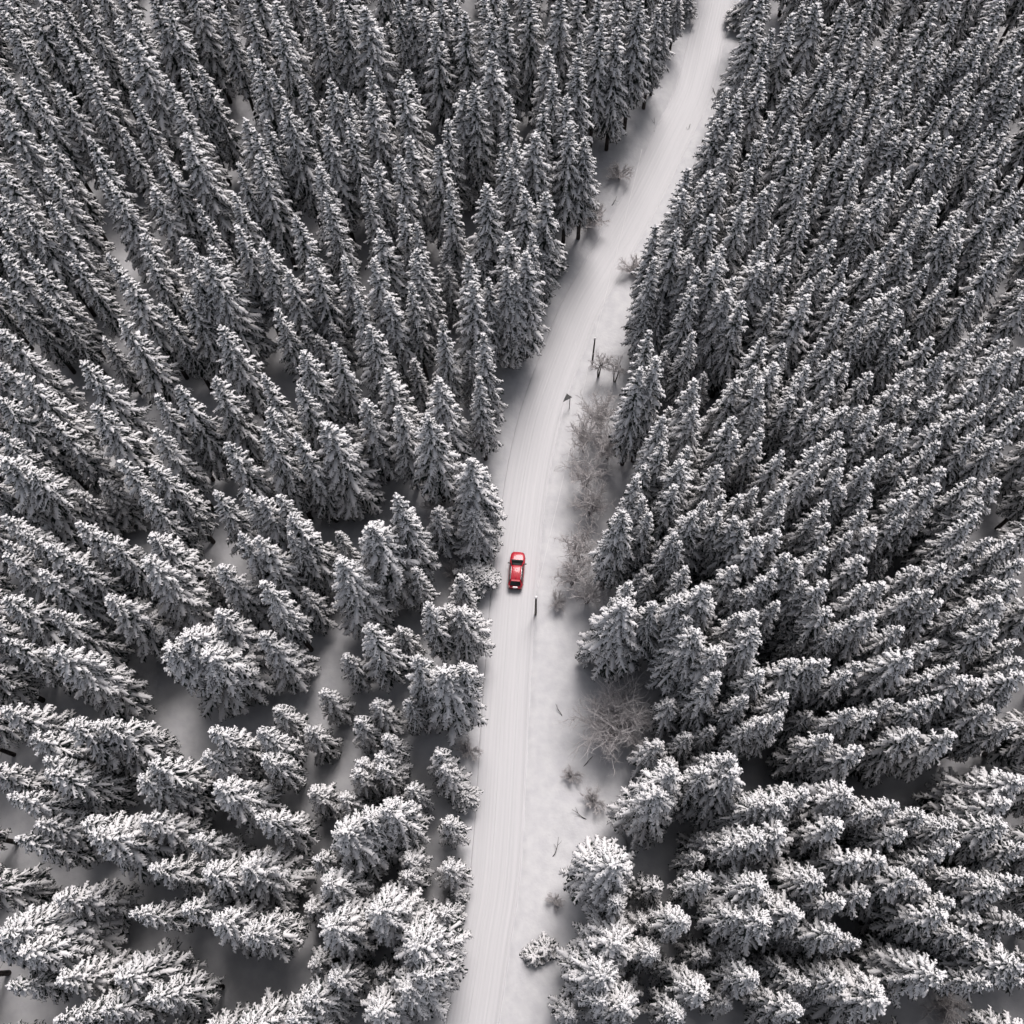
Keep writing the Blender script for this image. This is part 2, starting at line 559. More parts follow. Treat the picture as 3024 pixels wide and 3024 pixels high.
    # dark rough cone added round the trunk to block light inside the crown
    for ax, ay, top, bot, rad in axes:
        cz = np.linspace(bot, top - 0.8, 14)
        ang = np.linspace(0, 2 * np.pi, 9)[:-1]
        ct = (top - cz) / (top - bot)
        cr_ = (0.30 * rad * np.minimum(1, ct / 0.8) ** 0.8)[:, None] * (1 + 0.35 * rng.standard_normal((14, 8)))
        V = np.stack([ax + cr_ * np.cos(ang) + np.interp(cz, zz, px)[:, None], ay + cr_ * np.sin(ang) + np.interp(cz, zz, py)[:, None], cz[:, None] - 0.9 * cr_ + 0 * ang], -1)
        NE.add(V.reshape(-1, 3), grid_faces(1, 14, 8))
    # leader and its crust of snow
    for ax, ay, top, bot, rad in axes:
        NE.tube([[ax, ay, top - 1.1], [ax, ay, top - 0.4], [ax, ay, top + 0.12]], [0.10, 0.06, 0.008], 5, False)
        SN.tube([[ax + 0.02, ay, top - 0.75], [ax + 0.03, ay, top - 0.45], [ax + 0.02, ay, top - 0.15], [ax, ay, top + 0.1]], [0.03, 0.11, 0.10, 0.01], 6, False)
    return (TR.mesh('trunk_' + key, [M['bark']]), NE.mesh('crown_' + key, [M['needles']]), SN.mesh('snow_' + key, [M['snow']]))


# kind: name, height, crown radius, crown base fraction, tops, snow load, branches per whorl
KINDS = {
    'narrow': [(22, 1.95, 0.26, 1, 1.0, 6), (23, 2.1, 0.32, 1, 1.05, 6), (21, 1.8, 0.22, 1, 0.92, 6), (22, 2.0, 0.15, 1, 1.0, 6)],
    'medium': [(22, 2.6, 0.24, 1, 1.05, 6), (23, 2.8, 0.28, 1, 0.95, 7), (21, 2.45, 0.15, 1, 1.1, 6), (22, 2.65, 0.2, 1, 0.95, 6)],
    'broad': [(23, 3.4, 0.16, 1, 1.05, 8), (22, 3.3, 0.12, 1, 1.1, 8), (23, 3.6, 0.2, 2, 1.0, 8)],
    'huge': [(24, 4.3, 0.2, 3, 1.05, 9)],
    'small': [(13, 1.85, 0.12, 1, 1.12, 6), (14, 1.65, 0.15, 1, 1.0, 6)],
}
PROTO, PKIND = [], []
for kind, rows in KINDS.items():
    for j, (H, rad, bf, tops, load, per) in enumerate(rows):
        PROTO.append((H, rad, spruce_meshes('%s_%d' % (kind, j), H, rad, bf, 100 + len(PROTO), tops, load, 0.8, per)))
        PKIND.append(kind)
print('spruce triangles', sum(sum(len(p.vertices) for p in x[2]) * 2 for x in PROTO))

# tree tips as seen in the photograph, in 756 px blocks: block origin, zoom factor of the listed numbers, tips (s small, L broad, X huge)
TIPS = [
    (0, 0, 2.5556, "20,110 215,60 310,20 480,270 120,250 10,550 210,640 440,670 470,30 640,70 640,450 660,600 940,470 890,190 1020,170 1010,300L 1000,740 1270,640 1360,800 1410,1060L 1400,540 1520,510 1420,390s 1150,0 1260,80 1640,0 1850,10 1880,390 1860,930 1810,1280 1770,1510 1790,1740 1500,1560 1380,1830 1600,1880 1150,1430 1215,1170 930,1010 690,1090 750,1310 870,1460 1080,1790 340,1050 360,1320 130,1200 160,1580 370,1560 20,880L 10,1290 10,1500 20,1700 0,1850"),
    (756, 0, 2.5556, "150,20L 160,190 390,290s 430,20 480,120 640,40 840,100L 990,220s 1080,40 1160,0 1270,100 1350,200 1400,0 1520,40 1580,110 1740,0 1770,140 1890,50 1780,430L 1650,670 1570,720L 1160,560 1100,640 870,560 880,760L 740,760s 670,750 560,650 340,610 140,570 20,480 230,810 70,940 330,930 490,780s 530,1000 710,950 1160,1070 1440,940 1370,1130 1070,1200 910,1260 470,1280 20,1220 10,1020 540,1500 310,1660 550,1620 830,1390 1110,1570 1200,1710 940,1770 1460,1440 1740,1430 1860,1110 1910,1250 1900,760 60,1850 1910,1780 1420,1880s"),
    (1512, 0, 2.5556, "20,50 140,10 370,10L 510,0 660,10 800,30 960,20 1090,110 1150,0 1250,10 660,190 800,240 520,310 260,370 500,480 310,560 450,650 240,790 400,760 430,960 550,1070 150,1040L 10,790 20,1090 100,1470 250,1470 150,1800 20,1330 10,1800 1330,-20 1860,170 1920,330 1780,570 1880,600 1630,680 1700,720 1570,900 1720,870 1530,930 1660,1030 1920,1020 1850,1090 1320,1280 1480,1300 1580,1330 1790,1280 1300,1460 1420,1480 1750,1530 1080,1720 1400,1730 1520,1650 1240,1770 1900,1450 1600,1870 1880,1860 1760,10L 1890,-30L"),
    (2268, 0, 2.5556, "50,230 270,30 200,100 400,10L 590,30 640,80 780,30 980,110 720,260 800,370 860,420 1040,240s 1220,310 1080,360 1310,340 1270,30 1450,40 1640,200 1700,270 1770,20 1500,320 1400,400 1590,370 1800,330 1890,240 1560,480 1900,440 1780,560 1290,470 960,500 1040,570 900,590 430,430 560,550 270,580 190,610 480,480 390,690 530,720 620,640 700,700 830,730 1050,690 1220,600 1150,760 1340,760 1450,720 1620,690 1520,560 1870,720 1900,600 1480,850 1590,880 1690,970 1830,1060 1770,1000 930,880 880,960 990,920 970,1050 700,980 560,1110 700,1140 200,900 230,1000 450,1020 310,1090 320,1180 200,1250 20,890 10,610 670,1230 430,1340 550,1560 1140,980 1060,1010 1260,1020 1380,1050 1440,1130 900,1320L 1010,1310 1220,1280 1130,1380 1110,1560 1290,1480 1250,1560 1620,1380 1580,1430 1690,1300 1910,1270 1900,1460 1850,1560 1700,1600 1480,1620 1400,1700 1300,1730 1900,1700 1650,1800 270,1500 300,1650 60,1730 40,1390 490,1540 650,1530 750,1600 770,1700 490,1810 390,1860 920,1820 1170,1720 1100,1770 1450,1850 1870,1830 1080,1600"),
    (0, 756, 1.4444, "30,10 10,110 140,20 190,160 310,10 20,330 540,95 690,200 790,170 830,120 620,0 880,20L 520,280 440,360s 360,470 400,650 210,690 20,470 100,520 660,590 750,560 910,530 940,310 980,800 665,745 990,770 520,880 650,890 20,870L 440,970s 350,1020s 600,1010 920,1010 1040,1000 10,620 10,770 840,0 470,10"),
    (756, 756, 1.4444, "40,10 140,80 250,20 380,30 510,30 690,50 660,140 820,50s 910,20 960,10s 920,120 990,100 1070,50 90,230 210,320s 270,350s 330,300s 430,180 490,320 570,190 330,390 205,420 190,560 40,520 560,490 680,450s 790,290 780,530 910,410s 970,330 950,520 730,680 610,650 460,610 400,720s 310,710L 180,770 60,650 40,740 920,870L 600,1020 770,1070s 20,1020 100,1020 690,-10"),
    (1512, 756, 1.4444, "10,80 60,0 140,0 210,0s 600,30 580,200s 800,70 770,140 940,90 930,140L 990,190 640,220s 770,320 590,320 650,420s 610,440 550,480 780,530 820,510s 1040,460 1080,340 960,530 780,650 870,640s 680,640s 640,680 650,790 1070,530 950,690 1060,640 950,770 870,900 760,820 720,880 580,900 530,950 1040,980 1070,740 890,1020 980,1020 820,1040 560,1040 700,980 1050,20L 760,0 870,10 790,920s"),
    (2268, 756, 1.4444, "20,20 90,0 240,50 180,100 340,20 170,170 320,120 330,210 30,160 460,0 500,50 600,20 680,60 550,140 430,200 500,240 570,240 800,70 820,50 960,40 750,130 880,170 860,200 930,280 950,310 1010,360 590,340 550,370 400,320 240,350 290,410 200,400 160,480 80,380 30,460 10,330 340,460 430,500 600,490 550,560 740,420 700,360 740,490 1000,420 1070,420 870,350 850,440 600,610 660,560 740,590 880,560 980,610 900,650 820,670 680,640 120,560 100,600 280,550 250,650 330,650 180,630 380,650 460,660 530,720 600,740 720,720 910,740 880,770 720,790 980,790 300,760 410,780 220,800 310,830 200,900 100,860s 50,840 510,850 440,880 600,880 310,910 320,1000 740,910 620,950 870,950 990,960 70,980 250,1060 440,980 440,1040 600,1020 730,980 900,1040 1070,680 1080,570"),
    (0, 1512, 1.4444, "20,20 90,90 340,50 200,140 440,90 650,100 620,210L 300,190 170,250 20,180 450,360 20,360 210,430 800,520X 680,500s 930,230 1020,90 920,420 10,540 220,600L 20,840 130,960 300,910 430,900 180,1060 900,920 870,1030 640,1070 880,240s 10,130"),
    (756, 1512, 1.4444, "130,80 150,20 350,90s 500,40L 630,0 770,0s 930,0L 10,110 370,210L 200,330s 30,310 680,250s 870,280s 930,240L 740,400 870,420L 480,480 620,490s 20,520 110,560s 390,610s 680,630 800,680L 290,760s 520,820s 650,800s 440,900s 550,960s 90,850s 220,930s 780,1040s 540,1040s 10,940 30,1040 450,1080s"),
    (1512, 1512, 1.4444, "440,60 580,0 480,0 690,90 620,130s 710,130 740,240 560,260s 600,280s 500,290 780,0 890,0 990,60 1060,110 950,240 980,330 1030,330 1080,290 820,320L 480,400L 330,560s 610,390 710,450s 1040,430 790,510L 1030,510 880,580 1070,680 880,700 690,810s 850,930s 760,960s 620,990s 1000,780 1020,920 1070,880 830,1050s 940,1040 680,1060s 960,20 1060,10 960,440"),
    (2268, 1512, 1.4444, "60,0 200,10 260,50 350,90 400,0 450,80 570,10 650,0 30,90 240,150 70,180 130,220 400,200 490,210s 640,240 420,240 20,260 310,320s 240,310 150,310 260,410 500,310 430,320 750,230 840,240 810,150 880,20 940,110 1040,120 960,280 1070,210 1070,300 640,330 690,330 720,380 560,490 30,390 110,500s 450,440 370,450 300,500 870,410 980,370L 970,480 510,540s 720,550 590,600L 400,650 350,680 120,570s 180,580s 250,630 190,650 110,650 210,750s 790,660 690,700 920,720 840,710 730,790 670,820 530,800 440,860 350,850 80,780 50,870 170,860s 640,940 800,950 950,830 1040,790 1060,900 250,960 380,1010 1060,540 1080,620 1080,700"),
    (0, 2268, 1.4444, "190,10 40,110 150,230 400,280L 600,220 600,40 930,80 640,420 810,310 880,450 20,700X 240,560 570,620 790,590 920,660 240,900 500,890 640,980 20,930 330,1040 230,1080 1040,430L 1060,700 60,300 430,1040"),
    (756, 2268, 1.4444, "20,200 240,100s 430,20s 380,130s 380,270L 570,170 660,80s 540,0s 810,0s 880,110 820,240s 640,390s 630,460s 820,430s 850,540s 790,620s 840,620s 510,620L 310,480 260,380s 240,590s 300,680L 680,760L 250,840s 330,910 540,880s 640,950L 220,1000 510,1040 150,1070"),
    (1512, 2268, 1.4444, "690,20 640,110L 840,10 940,20L 1070,160 850,300s 970,310 1060,290 420,420L 800,380s 610,510s 830,490 460,570 1010,430s 970,530s 1060,510 560,660s 730,660 450,740L 610,790 960,640 1080,650 820,800s 940,790s 390,890L 1040,910 470,1020L 250,1050s 800,960 720,1050 920,1000s 670,860s 300,840s"),
    (2268, 2268, 1.4444, "150,100 340,110L 540,150 470,190 660,210 790,240 1060,60L 1020,150 1010,250 40,150L 50,270L 150,210s 310,250 130,290s 210,330s 440,290s 570,270 790,320 740,370 660,400 480,400 380,400 600,470 870,460 1080,350 670,520 220,470 410,530 300,570 110,620L 580,620s 790,580 760,640 900,650 990,520 1080,490 1080,650 840,700 930,750 300,700 370,740 120,740s 730,870L 930,910 1060,840 980,830 60,860s 150,920 310,920 490,1000L 540,960s 140,1040 1070,900 190,980s"),
]
tips = []
for ox, oy, z, row in TIPS:
    for e in row.split():
        f = e[-1] if e[-1].isalpha() else ''
        a, b_ = e.rstrip('sLX').split(',')
        x, y = ox + float(a) / z, oy + float(b_) / z
        if all((x - q[0]) ** 2 + (y - q[1]) ** 2 > (20 if f == 's' or q[2] == 's' else 26) ** 2 for q in tips):
            tips.append((x, y, f))


def clear_of_road(x, y):
    """Free distance from the road's right of way: the trunk line keeps off the carriageway and the open verge."""
    u, k = road_uv([x], [y])
    return u[0]


def verge_limits(y):
    """How close trunks come to the centre line, left and right, along the road."""
    left = np.interp(y, [-20, 10, 40, 52, 70, 90, 110, 140], [3.6, 3.6, 3.4, 4.2, 3.8, 5.0, 5.4, 4.2])
    right = np.interp(y, [-20, 0, 12, 30, 45, 60, 70, 90, 110, 140], [8.5, 8.5, 8.5, 9.0, 8.0, 8.0, 6.5, 5.0, 4.6, 5.0])
    return left, right


trees = []                 # x, y, height, proto index, scale xy, scale z, rotation, pixel
rg = random.Random(11)
IDX = {k: [i for i, q in enumerate(PKIND) if q == k] for k in KINDS}
for (px, py, f) in tips:
    if f == 'X':
        kind = 'huge'
    elif f == 'L':
        kind = 'broad'
    elif f == 's':
        kind = 'small'
    else:
        kind = 'narrow' if rg.random() < (0.72 if px > 1900 else 0.42) else 'medium'
    p = rg.choice(IDX[kind])
    H0 = PROTO[p][0]
    H = H0 * rg.uniform(0.93, 1.07)
    for _ in range(40):
        x, y = unproject(px, py, H)
        u = clear_of_road(x, y)
        l, r = verge_limits(y)
        rad_ = PROTO[p][1] * 0.7
        if u < -max(l, 2.2 + rad_) or u > max(r, 4.5 + rad_):
            break
        H *= 0.96 if H > 3 else 1
    wide = rg.uniform(0.92, 1.10) * (max(0.55, H / H0) ** 0.5 if H < H0 * 0.9 else 1)
    trees.append([x, y, H, p, wide, H / H0, rg.uniform(0, 6.283), px, py, u])
# more of the forest around the photographed patch
occupied = [(q[0], q[1]) for q in trees]
cells = {}
for q in occupied:
    cells.setdefault((int(q[0] // 4), int(q[1] // 4)), []).append(q)
outer = []
for _ in range(9000):
    x, y = rg.uniform(-135, 135), rg.uniform(-60, 215)
    H = rg.uniform(20, 24)
    px, py = project(x, y, H)
    if -12 < px < 3036 and -12 < py < 3036:
        continue
    u = clear_of_road(x, y)
    if -4.2 < u < (5.5 if y > 60 else 9):
        continue
    ci, cj = int(x // 4), int(y // 4)
    if any((x - a) ** 2 + (y - b_) ** 2 < 3.9 ** 2 for i in (-1, 0, 1) for j in (-1, 0, 1) for a, b_ in cells.get((ci + i, cj + j), ())):
        continue
    cells.setdefault((ci, cj), []).append((x, y))
    p = rg.choice(IDX['narrow'] + IDX['medium'])
    outer.append([x, y, H, p, rg.uniform(0.9, 1.1), H / PROTO[p][0], rg.uniform(0, 6.283), px, py, u])
print('tips', len(tips), 'outer', len(outer))

PICK = None                 # filled below: which of the tips stand as single trees
if PICK is None:
    def shown(q):
        return PROTO[q[3]][1] * q[4] * q[2] * (0.4 + 0.6 * min(1, abs(q[8] - 2780) / 1500)) * (3.0 / max(1.0, math.dist((q[0], q[1], q[2]), (0, 0, CAM_H)) / 100) ** 2)
    order = sorted(range(len(trees)), key=lambda k: -shown(trees[k]))
    PICK = sorted(order[:290] + [k for k in order[290:] if PKIND[trees[k][3]] == 'small'][:10])
PICKED = set(PICK)

ORD = ['', 'first', 'second', 'third', 'fourth', 'fifth', 'sixth', 'seventh', 'eighth', 'ninth', 'tenth']
LOOK = {'narrow': 'slim', 'medium': 'tall', 'broad': 'broad', 'huge': 'huge many-topped', 'small': 'small'}
used_labels = set()
ONES = 'zero one two three four five six seven eight nine ten eleven twelve thirteen fourteen fifteen sixteen seventeen eighteen nineteen'.split()
TENS = 'x x twenty thirty forty fifty sixty seventy eighty ninety'.split()


def spelled(v):
    v = max(0, min(100, int(v)))
    if v == 100:
        return 'a hundred'
    if v < 20:
        return ONES[v]
    return TENS[v // 10] + ('-' + ONES[v % 10] if v % 10 else '')


def spruce_label(k):
    x, y, H, p, w, sz, rot, px, py, u = trees[k]
    look = LOOK[PKIND[p]]
    where = 'lining the road' if abs(u) < (6.0 if u < 0 else 10.5) else 'deep in the woods'
    across, down = round(px / 30.24), round(py / 30.24)
    for d in (0, 1, -1, 2):
        s = '%s snow-laden spruce %s, its tip %s percent across, %s percent down' % (look, where, spelled(across), spelled(down + d))
        if s not in used_labels:
            break
    used_labels.add(s)
    return s


def put_spruce(q, label, group='snow-covered spruces of the forest'):
    x, y, H, p, w, sz, rot, px, py, u = q
    z = float(ground_z(np.array([x]), np.array([y]))[0])
    o = empty('spruce_tree', (x, y, z), rot)
    o.scale = (w, w, sz)
    tag(o, label, 'spruce tree', group)
    tr, cr, sn = PROTO[p][2]
    a = link('trunk', tr, o)
    b_ = link('crown', cr, o)
    c = link('snow', sn, o)
    c['kind'] = 'stuff'
    return a, b_, c


first_of = {}
for k in PICK:
    parts = put_spruce(trees[k], spruce_label(k))
    first_of.setdefault(trees[k][3], parts)

# the rest of the forest: one object that repeats the same spruces
rest = [trees[k] for k in range(len(trees)) if k not in PICKED] + outer
rest = [q for q in rest if q[3] in first_of]
rx = np.array([[q[0], q[1]] for q in rest])
rz = ground_z(rx[:, 0], rx[:, 1])
fm = bpy.data.meshes.new('spruce_forest')
fm.from_pydata([(q[0], q[1], float(z)) for q, z in zip(rest, rz)], [], [])
for nm, ty, vals in (('proto', 'INT', [q[3] for q in rest]), ('turn', 'FLOAT', [q[6] for q in rest])):
    fm.attributes.new(nm, ty, 'POINT').data.foreach_set('value', vals)
fm.attributes.new('size', 'FLOAT_VECTOR', 'POINT').data.foreach_set('vector', [c for q in rest for c in (q[4], q[4], q[5])])
forest = link('spruce_forest', fm, kind='stuff')
forest['label'] = 'dense snow-laden spruce forest closing up between and behind the single trees'
ng = bpy.data.node_groups.new('forest_nodes', 'GeometryNodeTree')
ng.interface.new_socket('Geometry', in_out='INPUT', socket_type='NodeSocketGeometry')
ng.interface.new_socket('Geometry', in_out='OUTPUT', socket_type='NodeSocketGeometry')
N_ = ng.nodes.new
gi, go = N_('NodeGroupInput'), N_('NodeGroupOutput')
join = N_('GeometryNodeJoinGeometry')


def named(nm, ty):
    a = N_('GeometryNodeInputNamedAttribute')
    a.data_type = ty
    a.inputs['Name'].default_value = nm
    return a.outputs['Attribute']


pr, tn, sz_ = named('proto', 'INT'), named('turn', 'FLOAT'), named('size', 'FLOAT_VECTOR')
cx = N_('ShaderNodeCombineXYZ')
ng.links.new(tn, cx.inputs['Z'])
for p, parts in first_of.items():
    cmp_ = N_('FunctionNodeCompare')
    cmp_.data_type, cmp_.operation = 'INT', 'EQUAL'
    ng.links.new(pr, [s for s in cmp_.inputs if s.type == 'INT'][0])
    [s for s in cmp_.inputs if s.type == 'INT'][1].default_value = p
    j2 = N_('GeometryNodeJoinGeometry')
    for o in parts:
        oi = N_('GeometryNodeObjectInfo')
        oi.transform_space = 'ORIGINAL'
        oi.inputs['Object'].default_value = o
        oi.inputs['As Instance'].default_value = True
        ng.links.new(oi.outputs['Geometry'], j2.inputs[0])
    g2i = N_('GeometryNodeGeometryToInstance')
    ng.links.new(j2.outputs[0], g2i.inputs[0])
    ip = N_('GeometryNodeInstanceOnPoints')
    ng.links.new(gi.outputs[0], ip.inputs['Points'])
    ng.links.new(cmp_.outputs[0], ip.inputs['Selection'])
    ng.links.new(g2i.outputs[0], ip.inputs['Instance'])
    ng.links.new(cx.outputs[0], ip.inputs['Rotation'])
    ng.links.new(sz_, ip.inputs['Scale'])
    ng.links.new(ip.outputs[0], join.inputs[0])
ng.links.new(join.outputs[0], go.inputs[0])
md = forest.modifiers.new('forest', 'NODES')
md.node_group = ng


# ------------------------------------------------------------------ bare frosted trees and shrubs
def grow(rng, start, direction, length, nseg, wiggle, lift):
    pts = [np.array(start, float)]
    d = np.array(direction, float)
    for _ in range(nseg):
        d = norm(d + rng.normal(0, wiggle, 3) + np.array([0, 0, lift]))
        pts.append(pts[-1] + d * length / nseg)
    return np.array(pts)


def frosted_meshes(key, seed, height, spread, stems, limbs, fine, trunk_h, trunk_mat='dark_wood', twig=0.026):
    """Bare tree: dark stems below, limbs and twigs white with frost above."""
    rng = np.random.default_rng(seed)
    TR, CR = MB(), MB()
    lim = []
    for s in range(stems):
        a = rng.uniform(0, 6.28)
        lean = rng.uniform(0.05, 0.28) if stems > 1 else 0.05
        top = np.array([math.cos(a) * lean * trunk_h, math.sin(a) * lean * trunk_h, trunk_h * rng.uniform(0.85, 1.05)])
        bend = top * 0.5 + rng.normal(0, 0.06, 3) * trunk_h * 0.5
        TR.tube([[0.12 * math.cos(a) * (stems > 1), 0.12 * math.sin(a) * (stems > 1), -0.5], bend, top], [0.045 + 0.010 * height, 0.035 + 0.008 * height, 0.03 + 0.005 * height], 7)
        for k in range(limbs):
            b_ = rng.uniform(0, 6.28)
            out = rng.uniform(0.15, 1.0) ** 0.7
            st = bend + (top - bend) * rng.uniform(0.25, 1.0)
            end = np.array([math.cos(b_) * spread * out, math.sin(b_) * spread * out, height * (1 - 0.42 * out ** 1.6) * rng.uniform(0.85, 1.05)]) + np.array([top[0], top[1], 0]) * 0.5
            d = end - st
            lim.append((st, d, np.linalg.norm(d)))
    P1, P2, P3 = [], [], []
    for st, d, L in lim:
        P1.append(grow(rng, st, norm(d), L, 6, 0.10, 0.02))
    for p in P1:
        L = np.linalg.norm(p[-1] - p[0])
        for i in range(1, 7):
            for _ in range(2):
                d = norm(norm(p[i] - p[i - 1]) * 0.8 + rng.normal(0, 0.55, 3))
                P2.append(grow(rng, p[i], d, L * rng.uniform(0.16, 0.36), 3, 0.2, 0.03))
    for p in P2:
        L = np.linalg.norm(p[-1] - p[0])
        for i in range(1, 4):
            for _ in range(fine):
                d = norm(norm(p[i] - p[i - 1]) * 0.8 + rng.normal(0, 0.6, 3))
                P3.append(grow(rng, p[i], d, max(0.3, L * rng.uniform(0.4, 0.75)), 2, 0.2, 0.02))
    for P, r_, m in ((P1, np.linspace(0.085, 0.04, 7) * (0.5 + height / 14), 5), (P2, np.linspace(0.05, 0.03, 4), 4), (P3, np.linspace(twig, twig * 0.6, 3), 3)):
        A = np.array(P)
        v, q = tubes(A, np.broadcast_to(r_, A.shape[:2]), m)
        CR.add(v, q)
    return TR.mesh('stem_' + key, [M[trunk_mat]]), CR.mesh('twigs_' + key, [M['frost']])


BARE = {
    'great': frosted_meshes('great', 5, 7.5, 4.4, 3, 18, 2, 1.6, 'dark_wood', 0.022),
    'tall': frosted_meshes('tall', 6, 8.0, 2.5, 2, 9, 1, 3.2, 'dark_wood', 0.026),
    'wide': frosted_meshes('wide', 8, 6.8, 3.0, 2, 10, 1, 2.6, 'dark_wood', 0.026),
    'slim': frosted_meshes('slim', 9, 7.0, 1.6, 2, 5, 1, 4.2, 'dark_wood', 0.022),
    'shrub': frosted_meshes('shrub', 10, 2.4, 1.5, 4, 5, 1, 0.6, 'dark_wood', 0.018),
}


def put_bare(key, px, py, z_ref, rot, scale, name, label, cat, group):
    """A bare tree whose crown centre, z_ref metres up, shows at photograph pixel (px, py)."""
    x, y = unproject(px, py, z_ref * scale)
    o = empty(name, (x, y, float(ground_z(np.array([x]), np.array([y]))[0])), rot)
    o.scale = (scale,) * 3
    tag(o, label, cat, group)
    link('trunk', BARE[key][0], o)
    link('crown', BARE[key][1], o)


put_bare('great', 1820, 2132, 4.0, 0.4, 1.0, 'bare_tree', 'great round bare tree, its dense twigs white with frost, right of the road', 'bare tree', 'frosted bare trees beside the road')
BG = 'frosted bare trees beside the road'
SGP = 'frosted shrubs on the verges'
for key, px, py, z, rot, s, lab in [
    ('slim', 1772, 1058, 5.2, 0.3, 0.9, 'slender twin-stemmed bare tree with dark stems, farthest up the right verge'),
    ('slim', 1820, 1085, 5.0, 2.3, 0.85, 'thin pale bare tree with forked stem against the spruces, upper right verge'),
    ('wide', 1775, 1212, 4.6, 1.0, 1.0, 'frosted bare tree with wide crown just right of the small road sign'),
    ('tall', 1725, 1290, 4.6, 2.0, 0.9, 'frosted bare tree leaning toward the road below the small sign'),
    ('wide', 1800, 1310, 4.6, 0.2, 0.95, 'frosted bare tree tucked against the spruces below the sign'),
    ('tall', 1735, 1395, 4.6, 4.0, 0.95, 'tangled white bare tree at mid verge, halfway between sign and red car'),
    ('wide', 1745, 1480, 4.4, 3.3, 0.95, 'white bare tree on the right verge, second above the red car'),
    ('wide', 1715, 1615, 4.6, 5.2, 1.0, 'dense white bare tree directly right of the red car'),
    ('tall', 1690, 1700, 4.2, 1.3, 0.85, 'white bare tree right of the snow-capped pole, touching the spruces'),
    ('tall', 1735, 1755, 4.2, 0.9, 0.8, 'lowest white bare tree of the verge row, against drooping spruce boughs'),
]:
    put_bare(key, px, py, z, rot, s, 'bare_tree', lab, 'bare tree', BG)
for px, py, rot, s, lab in [
    (1755, 2365, 0.5, 0.9, 'small frosted shrub above the snow-capped boulder on the right verge'),
    (1765, 2500, 2.1, 0.7, 'tiny frosted shrub left of the snow-capped boulder'),
    (1690, 2290, 1.1, 0.7, 'thin twiggy shrub below the great round bare tree'),
    (1638, 2660, 4.1, 0.6, 'small twiggy shrub low on the right verge, above the round evergreen bush'),
    (1648, 1775, 3.0, 0.8, 'thin dark-stemmed shrub right of the snow-capped pole'),
    (1385, 2215, 0.9, 0.9, 'frosted shrub at the left road edge below the broad roadside spruces'),
    (1310, 1480, 1.9, 1.6, 'frosted shrub between spruces, up and left of the red car'),
    (1400, 1640, 2.6, 1.3, 'low frosted shrub at the left road edge beside the red car'),
    (1340, 1690, 0.2, 1.0, 'snowy arching shrub in the gap left of the red car'),
    (1745, 640, 3.6, 1.5, 'grey twiggy shrub at the left edge of the upper road'),
    (1830, 515, 1.4, 1.1, 'dark leaning shrub under spruces at the left edge of the upper road'),
    (1870, 790, 4.4, 1.2, 'grey twiggy shrub at the right edge of the upper road bend'),
    (2288, 1925, 5.1, 1.3, 'pale round frosted shrub in a gap of the right-hand woods'),
    (2800, 2960, 2.8, 1.6, 'tangled frosted shrub in the clearing at the lower right'),
    (2570, 2800, 2.0, 1.2, 'thin frosted shrub with long bent shoots, lower right clearing'),
    (2005, 1095, 0.8, 1.3, 'frosted shrub squeezed between spruces right of the upper verge'),
]:
    put_bare('shrub', px, py, 1.4, rot, s, 'shrub', lab, 'shrub', SGP)

# round evergreen bush on the shoulder: two low snow-covered tops grown together
BUSH = spruce_meshes('bush', 2.0, 1.5, 0.02, 300, 1, 1.0, 0.3, 9)
bx, by = unproject(1592, 2815, 1.0)
bush = empty('evergreen_bush', (bx, by, float(ground_z(np.array([bx]), np.array([by]))[0])), 0.3)
tag(bush, 'low twin-topped evergreen bush under snow on the right shoulder near the bottom', 'bush')
for dx, dy, s in ((-0.6, 0.0, 0.95), (0.75, 0.25, 1.05)):
    for nm, me in zip(('trunk', 'crown', 'snow'), BUSH):
        o = link(nm, me, bush)
        o.location = (dx, dy, 0)
        o.scale = (s, s, 0.95)
        if nm == 'snow':
            o['kind'] = 'stuff'

# boulder with a cap of snow
bx, by = unproject(1826, 2492, 0.4)
bz = float(ground_z(np.array([bx]), np.array([by]))[0])
boulder = empty('boulder', (bx, by, bz), 0.0)
tag(boulder, 'snow-capped boulder beside the big starry spruce right of the road', 'boulder')


def dome(rx, ry, rz, z0, seed, amp, cut=-0.4):
    th = np.linspace(0, 2 * np.pi, 20, endpoint=False)
    ph = np.linspace(math.asin(cut), np.pi / 2 - 0.02, 8)
    TH, PH = np.meshgrid(th, ph)
    k = 1 + amp * fbm(np.cos(TH) * 1.5 + 7 + PH, np.sin(TH) * 1.5 + 3, seed, 3)
    V = np.stack([rx * np.cos(PH) * np.cos(TH) * k, ry * np.cos(PH) * np.sin(TH) * k, z0 + rz * np.sin(PH) * k], -1)
    return V.reshape(-1, 3), grid_faces(1, 8, 20)


mb = MB(); mb.add(*dome(1.0, 0.95, 0.75, 0.1, 4, 0.5)); link('stone', mb.mesh('stone', [M['rock']]), boulder)
mb = MB(); mb.add(*dome(0.93, 0.88, 0.5, 0.5, 6, 0.25, -0.1)); o = link('snow', mb.mesh('boulder_snow', [M['snow']]), boulder); o['kind'] = 'stuff'

# ------------------------------------------------------------------ poles, sign
POLE_TOPS = []


